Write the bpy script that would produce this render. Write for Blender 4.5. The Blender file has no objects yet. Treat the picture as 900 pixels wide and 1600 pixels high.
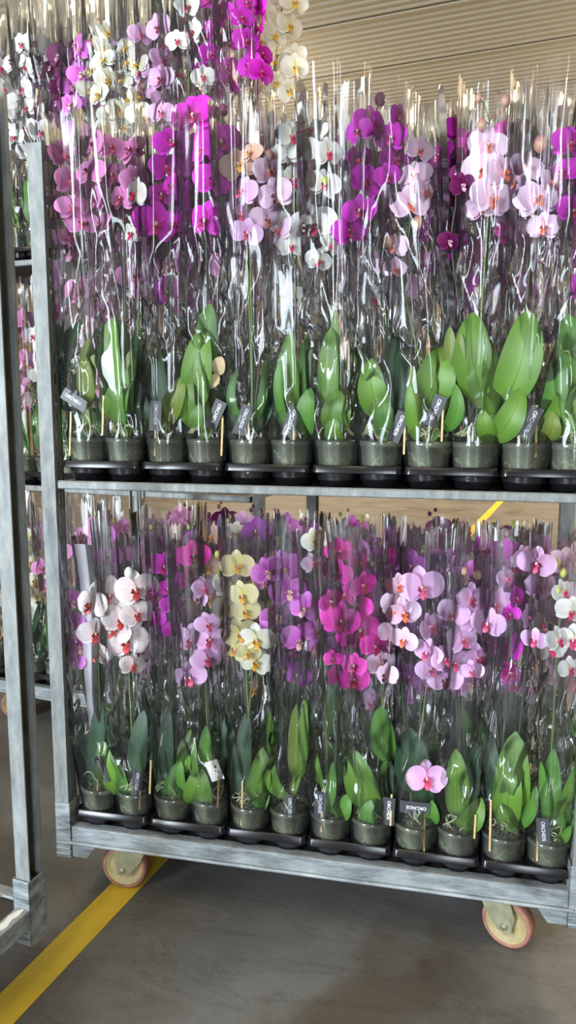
import bpy, bmesh, math, random
import numpy as np
from mathutils import Vector, Matrix, Euler, noise

# ------------------------------------------------------------------ camera, sky, lights, exposure
SC = bpy.context.scene
COL = SC.collection
SC.view_settings.view_transform = 'Standard'
SC.view_settings.look = 'None'
SC.view_settings.gamma = 1.0
SC.view_settings.use_curve_mapping = False
SC.view_settings.exposure = 0.0
SC.cycles.max_bounces = 10
SC.cycles.diffuse_bounces = 3
SC.cycles.glossy_bounces = 3
SC.cycles.transmission_bounces = 4
SC.cycles.transparent_max_bounces = 128
SC.cycles.sample_clamp_indirect = 4.0
SC.cycles.sample_clamp_direct = 12.0
SC.cycles.caustics_reflective = False
SC.cycles.caustics_refractive = False

F, CX, CY, CZ, YAW, PIT, ROL = 1197.72, 1.0228, -1.7429, 1.3215, -0.218, 0.1418, 0.0018
fwd = Vector((math.sin(YAW)*math.cos(PIT), math.cos(YAW)*math.cos(PIT), -math.sin(PIT)))
rgt0 = Vector((math.cos(YAW), -math.sin(YAW), 0)); up0 = rgt0.cross(fwd)
RGT = rgt0*math.cos(ROL)+up0*math.sin(ROL); UPV = -rgt0*math.sin(ROL)+up0*math.cos(ROL)
CAM = Vector((CX, CY, CZ))
cd = bpy.data.cameras.new('camera'); cam = bpy.data.objects.new('camera', cd); COL.objects.link(cam)
cd.sensor_fit = 'VERTICAL'; cd.sensor_height = 36.0; cd.lens = F/1600*36.0; cd.clip_end = 200; cd.clip_start = .05
m = Matrix((RGT, UPV, -fwd)).transposed().to_4x4(); m.translation = CAM
cam.matrix_world = m
SC.camera = cam

W = bpy.data.worlds.new('world'); SC.world = W; W.use_nodes = True
bg = W.node_tree.nodes['Background']; bg.inputs[0].default_value = (.72, .85, 1.0, 1); bg.inputs[1].default_value = 1.0

BROT = math.radians(-9.5)          # the building (and two of the trolleys) stand turned against the main trolley
def B2W(x, y, z=0):                # building coordinates to world
    c, s = math.cos(BROT), math.sin(BROT)
    return Vector((x*c-y*s, x*s+y*c, z))

def area(name, loc, rot, sx, sy, power, col, spread=None):
    l = bpy.data.lights.new(name, 'AREA'); l.shape = 'RECTANGLE'; l.size = sx; l.size_y = sy
    l.energy = power; l.color = col
    if spread: l.spread = spread
    o = bpy.data.objects.new(name, l); COL.objects.link(o); o.location = loc; o.rotation_euler = rot
    return o
# daylight coming through the big open loading door behind the photographer
area('door_daylight', B2W(-2.4, -6.6, 2.2), Euler((math.radians(90), 0, BROT)), 2.0, 3.9, 1020, (.80, .91, 1.0))
area('side_door_daylight', B2W(3.1, -6.6, 2.2), Euler((math.radians(90), 0, BROT)), 1.2, 3.9, 250, (.80, .91, 1.0))
# warm lamps above the aisle and further inside
for (x, y) in ((.6, -2.6), (3.4, -1.6), (-2.6, -2.2)): area('aisle_lamp_light', B2W(x, y, 4.6), Euler((0, 0, BROT+.3)), .22, 2.6, 40, (1.0, .80, .48))
for i, (x, y, p) in enumerate(((4.0, 8.5, 900), (-3.5, 10.0, 500), (7.5, 4.0, 200))):
    area('hall_lamp_light', B2W(x, y, 4.45), Euler((0, 0, BROT)), 2.4, .5, p, (1.0, .80, .54))
for (x, y, p) in ((3.0, 7.5, 150), (-3.2, 6.5, 120), (6, 2, 90), (-5, 1, 50)):  # warm point fills without fixtures, added to send light up to the ceiling
    l = bpy.data.lights.new('ceiling_fill', 'POINT'); l.energy = p; l.color = (1.0, .84, .60); l.shadow_soft_size = .25
    o = bpy.data.objects.new('ceiling_fill', l); COL.objects.link(o); o.location = B2W(x, y, 4.0)

# ------------------------------------------------------------------ helpers
def at(px, py, Y):
    """the point of the plane y = Y that the photograph shows at (px, py)"""
    d = fwd*F + RGT*(px-450) - UPV*(py-800)
    return CAM + d*((Y-CAM.y)/d.y)
def depth(p): return (p-CAM).dot(fwd)

def mat(name, col=(.5, .5, .5), rough=.5, metal=0., spec=.5):
    m = bpy.data.materials.new(name); m.use_nodes = True
    b = m.node_tree.nodes['Principled BSDF']
    b.inputs['Base Color'].default_value = (*col, 1); b.inputs['Roughness'].default_value = rough
    b.inputs['Metallic'].default_value = metal; b.inputs['Specular IOR Level'].default_value = spec
    return m
def N(m, t, **kw):
    n = m.node_tree.nodes.new(t)
    for k, v in kw.items():
        if k in n.inputs.keys() if isinstance(k, str) else False: n.inputs[k].default_value = v
        else: setattr(n, k, v)
    return n
def L(m, a, b): m.node_tree.links.new(a, b)
def noisecol(m, stops, scale=5., detail=5., rough=.6, coord='Object', stretch=(1, 1, 1), bump=0., bscale=None):
    """noise-driven colour ramp into the base colour"""
    b = m.node_tree.nodes['Principled BSDF']
    tc = N(m, 'ShaderNodeTexCoord'); mp = N(m, 'ShaderNodeMapping'); mp.inputs['Scale'].default_value = stretch
    L(m, tc.outputs[coord], mp.inputs[0])
    n = N(m, 'ShaderNodeTexNoise'); n.inputs['Scale'].default_value = scale; n.inputs['Detail'].default_value = detail; n.inputs['Roughness'].default_value = rough
    L(m, mp.outputs[0], n.inputs['Vector'])
    r = N(m, 'ShaderNodeValToRGB'); e = r.color_ramp.elements
    while len(e) < len(stops): e.new(.5)
    for k, (p, c) in enumerate(stops): e[k].position = p; e[k].color = (*c, 1)
    L(m, n.outputs['Fac'], r.inputs[0]); L(m, r.outputs[0], b.inputs['Base Color'])
    if bump:
        n2 = N(m, 'ShaderNodeTexNoise'); n2.inputs['Scale'].default_value = bscale or scale*3; n2.inputs['Detail'].default_value = 4
        L(m, mp.outputs[0], n2.inputs['Vector'])
        bp = N(m, 'ShaderNodeBump'); bp.inputs['Strength'].default_value = bump; bp.inputs['Distance'].default_value = .01
        L(m, n2.outputs['Fac'], bp.inputs['Height']); L(m, bp.outputs[0], b.inputs['Normal'])
    return r

class MB:
    """collects shapes, then links them as ONE mesh object"""
    def __init__(s): s.v = []; s.f = []; s.mi = []; s.uv = []; s.sm = []
    def add(s, vs, fs, mi=0, uv=None, smooth=False):
        o = len(s.v); s.v += [tuple(v) for v in vs]; s.f += [tuple(i+o for i in f) for f in fs]
        s.mi += [mi]*len(fs); s.sm += [smooth]*len(fs); s.uv += list(uv) if uv else [(0, 0)]*len(vs)
        return s
    def box(s, x0, y0, z0, x1, y1, z1, mi=0):
        vs = [(x, y, z) for z in (z0, z1) for y in (y0, y1) for x in (x0, x1)]
        return s.add(vs, [(0, 2, 3, 1), (4, 5, 7, 6), (0, 1, 5, 4), (2, 6, 7, 3), (0, 4, 6, 2), (1, 3, 7, 5)], mi)
    def prism(s, pts, axis, a, b, mi=0):
        """extrude a 2D outline along an axis from a to b"""
        n = len(pts); mk = {'x': lambda p, h: (h, p[0], p[1]), 'y': lambda p, h: (p[0], h, p[1]), 'z': lambda p, h: (p[0], p[1], h)}[axis]
        vs = [mk(p, a) for p in pts]+[mk(p, b) for p in pts]
        fs = [tuple(range(n)), tuple(range(2*n-1, n-1, -1))]+[(i, (i+1) % n, (i+1) % n+n, i+n) for i in range(n)]
        return s.add(vs, fs, mi)
    def tube(s, pts, r, n=6, mi=0, caps=True):
        pts = [Vector(p) for p in pts]; rs = r if isinstance(r, (list, tuple)) else [r]*len(pts)
        vs = []; ref = Vector((0.31, 0.9, 0.2)).normalized()
        for i, p in enumerate(pts):
            d = (pts[min(i+1, len(pts)-1)]-pts[max(i-1, 0)])
            d = d.normalized() if d.length > 1e-9 else Vector((0, 0, 1))
            a = d.cross(ref)
            if a.length < .1: a = d.cross(Vector((1, 0, 0)))
            a.normalize(); b = d.cross(a)
            for k in range(n):
                t = 2*math.pi*k/n; vs.append(p+(a*math.cos(t)+b*math.sin(t))*rs[i])
        fs = [(i*n+k, i*n+(k+1) % n, (i+1)*n+(k+1) % n, (i+1)*n+k) for i in range(len(pts)-1) for k in range(n)]
        if caps: fs += [tuple(range(n-1, -1, -1)), tuple(range((len(pts)-1)*n, len(pts)*n))]
        return s.add(vs, fs, mi, smooth=True)
    def lathe(s, prof, n=24, c=(0, 0, 0), axis='z', mi=0, smooth=True):
        vs = []
        for (r, h) in prof:
            for k in range(n):
                t = 2*math.pi*k/n; x, y = r*math.cos(t), r*math.sin(t)
                q = (x, y, h) if axis == 'z' else (x, h, y)
                vs.append((c[0]+q[0], c[1]+q[1], c[2]+q[2]))
        fs = [(i*n+k, i*n+(k+1) % n, (i+1)*n+(k+1) % n, (i+1)*n+k) for i in range(len(prof)-1) for k in range(n)]
        return s.add(vs, fs, mi, smooth=smooth)
    def ball(s, c, r, mi=0, n=10, sz=1.):
        prof = [(max(1e-5, r*math.sin(math.pi*i/6)), -r*sz*math.cos(math.pi*i/6)) for i in range(7)]
        return s.lathe(prof, n, c, 'z', mi)
    def mesh(s, name, mats):
        me = bpy.data.meshes.new(name); me.from_pydata(s.v, [], s.f)
        for m_ in (mats if isinstance(mats, (list, tuple)) else [mats]): me.materials.append(m_)
        me.polygons.foreach_set('material_index', s.mi); me.polygons.foreach_set('use_smooth', s.sm)
        u = me.uv_layers.new(name='UVMap'); idx = np.zeros(len(me.loops), dtype=np.int32); me.loops.foreach_get('vertex_index', idx)
        u.data.foreach_set('uv', np.array(s.uv, dtype=np.float32)[idx].ravel()); me.update()
        return me
    def build(s, name, mats, parent=None, bevel=0.):
        o = link(name, s.mesh(name, mats), parent)
        if bevel:
            b = o.modifiers.new('bevel', 'BEVEL'); b.width = bevel; b.segments = 2; b.limit_method = 'ANGLE'
        return o
def link(name, me, parent=None, loc=None, rot=None):
    o = bpy.data.objects.new(name, me); COL.objects.link(o)
    if parent: o.parent = parent
    if loc is not None: o.location = loc
    if rot is not None: o.rotation_euler = rot
    return o
def tag(o, label=None, cat=None, group=None, kind=None):
    if label: o['label'] = label
    if cat: o['category'] = cat
    if group: o['group'] = group
    if kind: o['kind'] = kind
    return o
def empty(name, loc, rz=0): 
    o = link(name, None); o.location = loc; o.rotation_euler = (0, 0, rz); o.empty_display_size = .05; return o
def smooth_path(pts, k=6):
    """Catmull-Rom through the points"""
    P = [Vector(p) for p in pts]; P = [P[0]*2-P[1]]+P+[P[-1]*2-P[-2]]; out = []
    for i in range(1, len(P)-2):
        for j in range(k):
            t = j/k; a, b, c, d = P[i-1], P[i], P[i+1], P[i+2]
            out.append(.5*((2*b)+(c-a)*t+(2*a-5*b+4*c-d)*t*t+(3*b-a-3*c+d)*t**3))
    out.append(P[-2]); return out

# ------------------------------------------------------------------ materials
M = {}
m = mat('galvanised_steel', rough=.58, metal=.15, spec=.3); noisecol(m, [(.3, (.155, .17, .172)), (.5, (.23, .245, .245)), (.72, (.33, .345, .34))], 38, 6, .65, stretch=(1, 1, .35), bump=.15); M['galv'] = m
m = mat('worn_steel', rough=.55, metal=.2, spec=.35); noisecol(m, [(.32, (.09, .10, .105)), (.5, (.26, .29, .305)), (.7, (.44, .475, .49))], 16, 8, .7, stretch=(.5, 1, 2.2), bump=.2); M['worn'] = m
m = mat('base_board', rough=.8); noisecol(m, [(.3, (.018, .014, .012)), (.7, (.06, .045, .035))], 9, 6); M['board'] = m
M['tray'] = mat('black_tray_plastic', (.006, .006, .008), .22)
M['zinc'] = mat('yellow_zinc_bracket', (.30, .28, .18), .45, .3); noisecol(M['zinc'], [(.3, (.20, .20, .13)), (.7, (.38, .35, .22))], 30, 5)
M['ochre'] = mat('ochre_wheel_plastic', (.42, .34, .15), .55); noisecol(M['ochre'], [(.3, (.30, .24, .12)), (.7, (.50, .40, .19))], 30, 5)
M['tyre'] = mat('red_brown_tyre', (.34, .13, .09), .6); noisecol(M['tyre'], [(.3, (.22, .10, .07)), (.7, (.42, .19, .13))], 40, 5)
M['bark'] = mat('potting_bark', rough=.9); noisecol(M['bark'], [(.3, (.035, .03, .018)), (.5, (.11, .105, .06)), (.68, (.26, .29, .16))], 75, 4, .6, bump=.8)
M['root'] = mat('orchid_root', (.30, .34, .18), .6); noisecol(M['root'], [(.35, (.16, .26, .07)), (.65, (.46, .44, .30))], 30, 3)
M['stem'] = mat('green_stem', (.12, .19, .05), .5); M['darkstem'] = mat('dark_stem', (.05, .055, .03), .5)
M['stake'] = mat('dark_support_stake', (.02, .028, .02), .5)
M['wood'] = mat('pale_wooden_stick', (.62, .42, .19), .6); noisecol(M['wood'], [(.3, (.5, .33, .14)), (.7, (.72, .52, .27))], 60, 3, stretch=(1, 1, .1))
M['card'] = mat('charcoal_card', (.05, .052, .062), .45); M['print'] = mat('white_print', (.8, .82, .85), .5)
M['whitecard'] = mat('white_card', (.75, .74, .70), .5); M['ink'] = mat('black_print', (.03, .03, .03), .5)
M['bud'] = mat('pink_brown_bud', (.45, .18, .17), .4); noisecol(M['bud'], [(.35, (.38, .10, .16)), (.65, (.52, .30, .20))], 18, 2)
M['budg'] = mat('green_bud', (.48, .55, .10), .4); M['budd'] = mat('plum_bud', (.17, .01, .09), .35)
M['dry'] = mat('withered_flower', (.46, .36, .22), .7)

def film_mat(name, haze, gl, rough, tint=(.995, .995, .997), hc=(.84, .84, .93)):
    m = bpy.data.materials.new(name); m.use_nodes = True; nt = m.node_tree; nt.nodes.clear()
    out = N(m, 'ShaderNodeOutputMaterial'); tr = N(m, 'ShaderNodeBsdfTransparent'); tr.inputs[0].default_value = (*tint, 1)
    g = N(m, 'ShaderNodeBsdfGlossy'); g.inputs['Roughness'].default_value = rough; g.inputs['Color'].default_value = (1, 1, 1, 1)
    tl = N(m, 'ShaderNodeBsdfTranslucent'); tl.inputs[0].default_value = (*hc, 1)
    df = N(m, 'ShaderNodeBsdfDiffuse'); df.inputs[0].default_value = (*hc, 1)
    fr = N(m, 'ShaderNodeFresnel'); fr.inputs['IOR'].default_value = 1.5
    mul = N(m, 'ShaderNodeMath', operation='MULTIPLY_ADD', use_clamp=True); mul.inputs[1].default_value = gl; mul.inputs[2].default_value = .01
    # fine crinkle
    tc = N(m, 'ShaderNodeTexCoord'); mp = N(m, 'ShaderNodeMapping'); mp.inputs['Scale'].default_value = (1, 1, .28)
    vo = N(m, 'ShaderNodeTexNoise'); vo.inputs['Scale'].default_value = 12; vo.inputs['Detail'].default_value = 2.; vo.inputs['Distortion'].default_value = .9
    L(m, tc.outputs['Object'], mp.inputs[0]); L(m, mp.outputs[0], vo.inputs['Vector'])
    bp = N(m, 'ShaderNodeBump'); bp.inputs['Strength'].default_value = .10; bp.inputs['Distance'].default_value = .01
    L(m, vo.outputs['Fac'], bp.inputs['Height']); L(m, bp.outputs[0], g.inputs['Normal']); L(m, bp.outputs[0], fr.inputs['Normal'])
    L(m, fr.outputs[0], mul.inputs[0])
    hz = N(m, 'ShaderNodeMixShader'); L(m, df.outputs[0], hz.inputs[1]); L(m, tl.outputs[0], hz.inputs[2])
    m1 = N(m, 'ShaderNodeMixShader'); m1.inputs[0].default_value = haze; L(m, tr.outputs[0], m1.inputs[1]); L(m, hz.outputs[0], m1.inputs[2])
    m2 = N(m, 'ShaderNodeMixShader'); L(m, mul.outputs[0], m2.inputs[0]); L(m, m1.outputs[0], m2.inputs[1]); L(m, g.outputs[0], m2.inputs[2])
    L(m, m2.outputs[0], out.inputs[0]); return m
M['film'] = film_mat('clear_crinkled_film', .019, 1.0, .07)
M['pot'] = film_mat('clear_pot_plastic', .34, 1.0, .14, (.90, .93, .84), (.44, .48, .36))
M['flap'] = film_mat('milky_film_flap', .80, 1.3, .2)

def leaf_mat(name, c1, c2):
    m = mat(name, c1, .38); b = m.node_tree.nodes['Principled BSDF']; b.inputs['Specular IOR Level'].default_value = .45
    uv = N(m, 'ShaderNodeUVMap'); sp = N(m, 'ShaderNodeSeparateXYZ'); L(m, uv.outputs[0], sp.inputs[0])
    # parallel veins and a pale midrib
    a = N(m, 'ShaderNodeMath', operation='SUBTRACT'); a.inputs[1].default_value = .5; L(m, sp.outputs[0], a.inputs[0])
    ab = N(m, 'ShaderNodeMath', operation='ABSOLUTE'); L(m, a.outputs[0], ab.inputs[0])
    r = N(m, 'ShaderNodeValToRGB'); e = r.color_ramp.elements; e[0].position = 0.; e[0].color = (c1[0]*.8, c1[1]*.82, c1[2]*.8, 1); e[1].position = .035; e[1].color = (*c2, 1)
    e.new(.5).color = (*c1, 1); L(m, ab.outputs[0], r.inputs[0])
    tc = N(m, 'ShaderNodeTexCoord'); n = N(m, 'ShaderNodeTexNoise'); n.inputs['Scale'].default_value = 14; n.inputs['Detail'].default_value = 3; L(m, tc.outputs['Object'], n.inputs['Vector'])
    hs = N(m, 'ShaderNodeHueSaturation'); mr = N(m, 'ShaderNodeMapRange'); mr.inputs['To Min'].default_value = .7; mr.inputs['To Max'].default_value = 1.3
    L(m, n.outputs['Fac'], mr.inputs[0]); L(m, mr.outputs[0], hs.inputs['Value']); L(m, r.outputs[0], hs.inputs['Color']); L(m, hs.outputs[0], b.inputs['Base Color'])
    w = N(m, 'ShaderNodeTexWave'); w.inputs['Scale'].default_value = 9; w.inputs['Distortion'].default_value = .6; L(m, uv.outputs[0], w.inputs['Vector'])
    bp = N(m, 'ShaderNodeBump'); bp.inputs['Strength'].default_value = .12; bp.inputs['Distance'].default_value = .004; L(m, w.outputs['Fac'], bp.inputs['Height']); L(m, bp.outputs[0], b.inputs['Normal'])
    tl = N(m, 'ShaderNodeBsdfTranslucent'); tl.inputs[0].default_value = (c2[0]*1.3, c2[1]*1.3, c2[2]*.5, 1)
    mx = N(m, 'ShaderNodeMixShader'); mx.inputs[0].default_value = .22; out = m.node_tree.nodes['Material Output']
    L(m, b.outputs[0], mx.inputs[1]); L(m, tl.outputs[0], mx.inputs[2]); L(m, mx.outputs[0], out.inputs[0]); return m
M['leafB'] = leaf_mat('bright_green_leaf', (.098, .215, .03), (.15, .30, .045))
M['leafM'] = leaf_mat('mid_green_leaf', (.07, .19, .035), (.11, .27, .045))
M['leafD'] = leaf_mat('dark_green_leaf', (.022, .06, .03), (.035, .10, .04))
M['leafO'] = leaf_mat('olive_leaf', (.11, .16, .03), (.18, .24, .04))

def petal_mat(name, inner, outer, vein=None, spots=None):
    """inner = colour near the heart, outer = at the rim"""
    m = mat(name, outer, .5); b = m.node_tree.nodes['Principled BSDF']; b.inputs['Specular IOR Level'].default_value = .25
    uv = N(m, 'ShaderNodeUVMap'); sp = N(m, 'ShaderNodeSeparateXYZ'); L(m, uv.outputs[0], sp.inputs[0])
    r = N(m, 'ShaderNodeValToRGB'); e = r.color_ramp.elements; e[0].position = .05; e[0].color = (*inner, 1); e[1].position = .6; e[1].color = (*outer, 1)
    e2 = e.new(.98); e2.color = tuple(min(1, c*1.12+.03) for c in outer)+(1,); L(m, sp.outputs[1], r.inputs[0]); c = r.outputs[0]
    if vein:
        w = N(m, 'ShaderNodeTexWave'); w.inputs['Scale'].default_value = 4.2; w.inputs['Distortion'].default_value = 2.2; w.inputs['Detail'].default_value = 1; L(m, uv.outputs[0], w.inputs['Vector'])
        rr = N(m, 'ShaderNodeMapRange'); rr.inputs['From Min'].default_value = .75; rr.inputs['To Max'].default_value = .38; L(m, w.outputs['Fac'], rr.inputs[0])
        mx = N(m, 'ShaderNodeMix', data_type='RGBA'); L(m, rr.outputs[0], mx.inputs[0]); L(m, c, mx.inputs[6]); mx.inputs[7].default_value = (*vein, 1); c = mx.outputs[2]
    if spots:
        v = N(m, 'ShaderNodeTexVoronoi'); v.inputs['Scale'].default_value = 9; L(m, uv.outputs[0], v.inputs['Vector'])
        rr = N(m, 'ShaderNodeMapRange'); rr.inputs['From Min'].default_value = .26; rr.inputs['From Max'].default_value = .16; rr.inputs['To Max'].default_value = .7; L(m, v.outputs['Distance'], rr.inputs[0])
        mx = N(m, 'ShaderNodeMix', data_type='RGBA'); L(m, rr.outputs[0], mx.inputs[0]); L(m, c, mx.inputs[6]); mx.inputs[7].default_value = (*spots, 1); c = mx.outputs[2]
    L(m, c, b.inputs['Base Color'])
    tl = N(m, 'ShaderNodeBsdfTranslucent'); L(m, c, tl.inputs[0])
    mx = N(m, 'ShaderNodeMixShader'); mx.inputs[0].default_value = .30; L(m, b.outputs[0], mx.inputs[1]); L(m, tl.outputs[0], mx.inputs[2])
    L(m, mx.outputs[0], m.node_tree.nodes['Material Output'].inputs[0]); return m
PET = {  # kind: (petal material, lip material, words)
 'magenta': (petal_mat('magenta_petal', (.50, .005, .33), (.72, .02, .62)), mat('magenta_lip', (.45, .01, .12), .4), 'bright magenta'),
 'hot':     (petal_mat('hot_pink_petal', (.62, .01, .28), (.80, .03, .46)), mat('crimson_lip', (.35, .005, .06), .4), 'hot pink'),
 'violet':  (petal_mat('violet_pink_petal', (.70, .08, .64), (.88, .27, .84), (.55, .05, .5)), mat('pink_white_lip', (.80, .45, .42), .4), 'vivid violet-pink'),
 'lilac':   (petal_mat('lilac_petal', (.84, .42, .74), (.92, .58, .90), (.72, .30, .62)), mat('rose_lip', (.66, .08, .20), .4), 'lilac-pink'),
 'pale':    (petal_mat('pale_lilac_petal', (.90, .54, .72), (.93, .68, .86), (.76, .40, .66)), mat('orange_lip', (.70, .14, .07), .4), 'pale lilac'),
 'dusky':   (petal_mat('dusky_pink_petal', (.66, .18, .42), (.76, .30, .60), (.5, .10, .36)), mat('dusky_lip', (.5, .06, .12), .4), 'dusky pink'),
 'peach':   (petal_mat('peach_petal', (.80, .44, .30), (.84, .56, .46)), mat('gold_lip', (.66, .32, .04), .4), 'peach'),
 'white':   (petal_mat('white_petal', (.84, .82, .66), (.90, .89, .88)), mat('carmine_lip', (.66, .01, .13), .4), 'white'),
 'whitey':  (petal_mat('ivory_petal', (.84, .80, .44), (.90, .88, .80)), mat('yellow_lip', (.80, .42, .02), .4), 'ivory'),
 'speckle': (petal_mat('speckled_petal', (.86, .64, .62), (.90, .80, .79), None, (.70, .22, .34)), mat('red_orange_lip', (.66, .05, .05), .4), 'white red-lipped'),
 'yellow':  (petal_mat('yellow_petal', (.72, .66, .18), (.82, .74, .42)), mat('amber_lip', (.70, .30, .02), .4), 'pale yellow'),
 'plum':    (petal_mat('plum_petal', (.10, .003, .05), (.17, .008, .10), (.30, .03, .2)), mat('white_plum_lip', (.62, .35, .52), .4), 'dark plum'),
 'purple':  (petal_mat('purple_petal', (.38, .02, .38), (.52, .07, .56), (.3, .01, .3)), mat('purple_lip', (.35, .01, .12), .4), 'purple'),
}
M['column'] = mat('flower_column', (.82, .70, .66), .4)

# ------------------------------------------------------------------ the hall
def floor_mat():
    m = mat('sealed_concrete', rough=.48); b = m.node_tree.nodes['Principled BSDF']
    tc = N(m, 'ShaderNodeTexCoord')
    def nz(sc, det, r, dist=0, stretch=(1, 1, 1)):
        mp = N(m, 'ShaderNodeMapping'); mp.inputs['Scale'].default_value = stretch; L(m, tc.outputs['Object'], mp.inputs[0])
        n = N(m, 'ShaderNodeTexNoise'); n.inputs['Scale'].default_value = sc; n.inputs['Detail'].default_value = det; n.inputs['Roughness'].default_value = r; n.inputs['Distortion'].default_value = dist
        L(m, mp.outputs[0], n.inputs['Vector']); return n
    def ramp(n, st):
        r = N(m, 'ShaderNodeValToRGB'); e = r.color_ramp.elements
        while len(e) < len(st): e.new(.5)
        for k, (p, c) in enumerate(st): e[k].position = p; e[k].color = (*c, 1)
        L(m, n.outputs[0], r.inputs[0]); return r
    a = ramp(nz(2.2, 7, .62), [(.3, (.098, .096, .092)), (.5, (.130, .129, .126)), (.7, (.165, .165, .162))])
    br = ramp(nz(1.7, 4, .6, .6), [(.52, (1, 1, 1)), (.66, (.66, .53, .42))])
    mx = N(m, 'ShaderNodeMix', data_type='RGBA', blend_type='MULTIPLY'); mx.inputs[0].default_value = .85; L(m, a.outputs[0], mx.inputs[6]); L(m, br.outputs[0], mx.inputs[7])
    sp = ramp(nz(55, 5, .7), [(.30, (.62, .58, .52)), (.42, (1, 1, 1)), (.74, (1, 1, 1)), (.8, (1.25, 1.22, 1.18))])
    m2 = N(m, 'ShaderNodeMix', data_type='RGBA', blend_type='MULTIPLY'); m2.inputs[0].default_value = .8; L(m, mx.outputs[2], m2.inputs[6]); L(m, sp.outputs[0], m2.inputs[7])
    # long dark tyre scuffs
    sc = ramp(nz(1.1, 8, .75, 2.2, (.8, 3.2, 1)), [(.455, (1, 1, 1)), (.478, (.62, .58, .55)), (.50, (1, 1, 1))])
    m3 = N(m, 'ShaderNodeMix', data_type='RGBA', blend_type='MULTIPLY'); m3.inputs[0].default_value = .6; L(m, m2.outputs[2], m3.inputs[6]); L(m, sc.outputs[0], m3.inputs[7])
    L(m, m3.outputs[2], b.inputs['Base Color'])
    rr = N(m, 'ShaderNodeMapRange'); rr.inputs['To Min'].default_value = .36; rr.inputs['To Max'].default_value = .62; L(m, nz(7, 4, .6).outputs[0], rr.inputs[0]); L(m, rr.outputs[0], b.inputs['Roughness'])
    bp = N(m, 'ShaderNodeBump'); bp.inputs['Strength'].default_value = .12; bp.inputs['Distance'].default_value = .01; L(m, nz(40, 6, .7).outputs[0], bp.inputs['Height']); L(m, bp.outputs[0], b.inputs['Normal'])
    return m
def struct(name, mb, mt):
    o = mb.build(name, mt); o.rotation_euler = (0, 0, BROT); return tag(o, kind='structure')
struct('floor', MB().box(-11, -7, -.2, 11, 15, 0), floor_mat())
mc = mat('beige_sheet_metal', (.50, .45, .35), .55)
# corrugated ceiling: ribs run along the building's x
cb = MB(); y = -7.; prof = []
while y < 15:
    for (dy, z) in ((0, 5.0), (.055, 5.0), (.07, 4.984), (.098, 4.984), (.113, 5.0)): prof.append((y+dy, z))
    y += .113
vs = [(x, p[0], p[1]) for x in (-11, 11) for p in prof]; n = len(prof)
cb.add(vs, [(i, i+1, n+i+1, n+i) for i in range(n-1)])
cb.box(-11, -7, 5.02, 11, 15, 5.1)
y = -6.3
while y < 14.5: cb.box(-11, y, 4.972, 11, y+.03, 4.986); y += 1.13     # sheet laps
struct('ceiling', cb, mc)
mw = mat('warm_wall_panel', rough=.7); noisecol(mw, [(.3, (.40, .30, .18)), (.7, (.50, .38, .24))], 1.2, 4)
wb = MB().box(-11, 14.8, 0, 11, 15, 5.02)
x = -10.5
while x < 11: wb.box(x, 14.77, 0, x+.05, 14.8, 5.0); x += 1.0
struct('wall_back', wb, mw)
struct('wall_left', MB().box(-11.2, -7, 0, -11, 15, 5.1), mw); struct('wall_right', MB().box(11, -7, 0, 11.2, 15, 5.1), mw)
# front wall with the open loading doors
fw_ = MB().box(-11, -7.2, 4.4, 11, -7, 5.1).box(-11, -7.2, 0, -3.5, -7, 4.4).box(-1.3, -7.2, 0, 2.4, -7, 4.4).box(3.8, -7.2, 0, 11, -7, 4.4)
struct('wall_front', fw_, mw)
# yellow marking line
myl = mat('yellow_floor_paint', rough=.55); noisecol(myl, [(.27, (.24, .17, .06)), (.36, (.52, .36, .03)), (.7, (.66, .47, .04))], 9, 7, .7, stretch=(1, .6, 1))
def line_strip(name, x0, y0, x1, y1, w, ext, label):
    d = Vector((x1-x0, y1-y0, 0)).normalized(); s = Vector((d.y, -d.x, 0))*w/2; a = Vector((x0, y0, 0))-d*.9; b = a+d*ext; up = Vector((0, 0, .0015))
    mb = MB(); mb.add([a-s, a+s, b+s, b-s, a-s+up, a+s+up, b+s+up, b-s+up], [(4, 5, 6, 7), (0, 1, 5, 4), (2, 3, 7, 6), (1, 2, 6, 5), (3, 0, 4, 7)])
    o = mb.build(name, myl); return tag(o, label, 'floor marking', kind='structure')
line_strip('floor_marking_line', .1, -.35, 1.45, 8.0, .086, 10.5, 'yellow painted line running across the concrete floor under the trolley')

# high-bay lamps under the ceiling
mem = bpy.data.materials.new('warm_lamp_glass'); mem.use_nodes = True
bb = mem.node_tree.nodes['Principled BSDF']; bb.inputs['Emission Color'].default_value = (1, .80, .50, 1); bb.inputs['Emission Strength'].default_value = 14
def lamp(loc, label):
    t = empty('pendant_lamp', loc); tag(t, label, 'lamp')
    MB().lathe([(.02, .30), (.07, .28), (.09, .16), (.26, 0), (.255, 0), (.08, .15), (.02, .16)], 24).build('lamp_shade', M['galv'], t)
    MB().lathe([(.001, .006), (.25, .006), (.25, .02), (.001, .02)], 24).build('diffuser', mem, t)
    MB().tube([(0, 0, .28), (0, 0, 5.0-loc[2])], .008).build('cord', M['stake'], t)
lamp(at(150, 22, 4.4), 'glowing round warm lamp hanging from the ceiling behind the upper orchids')

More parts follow.
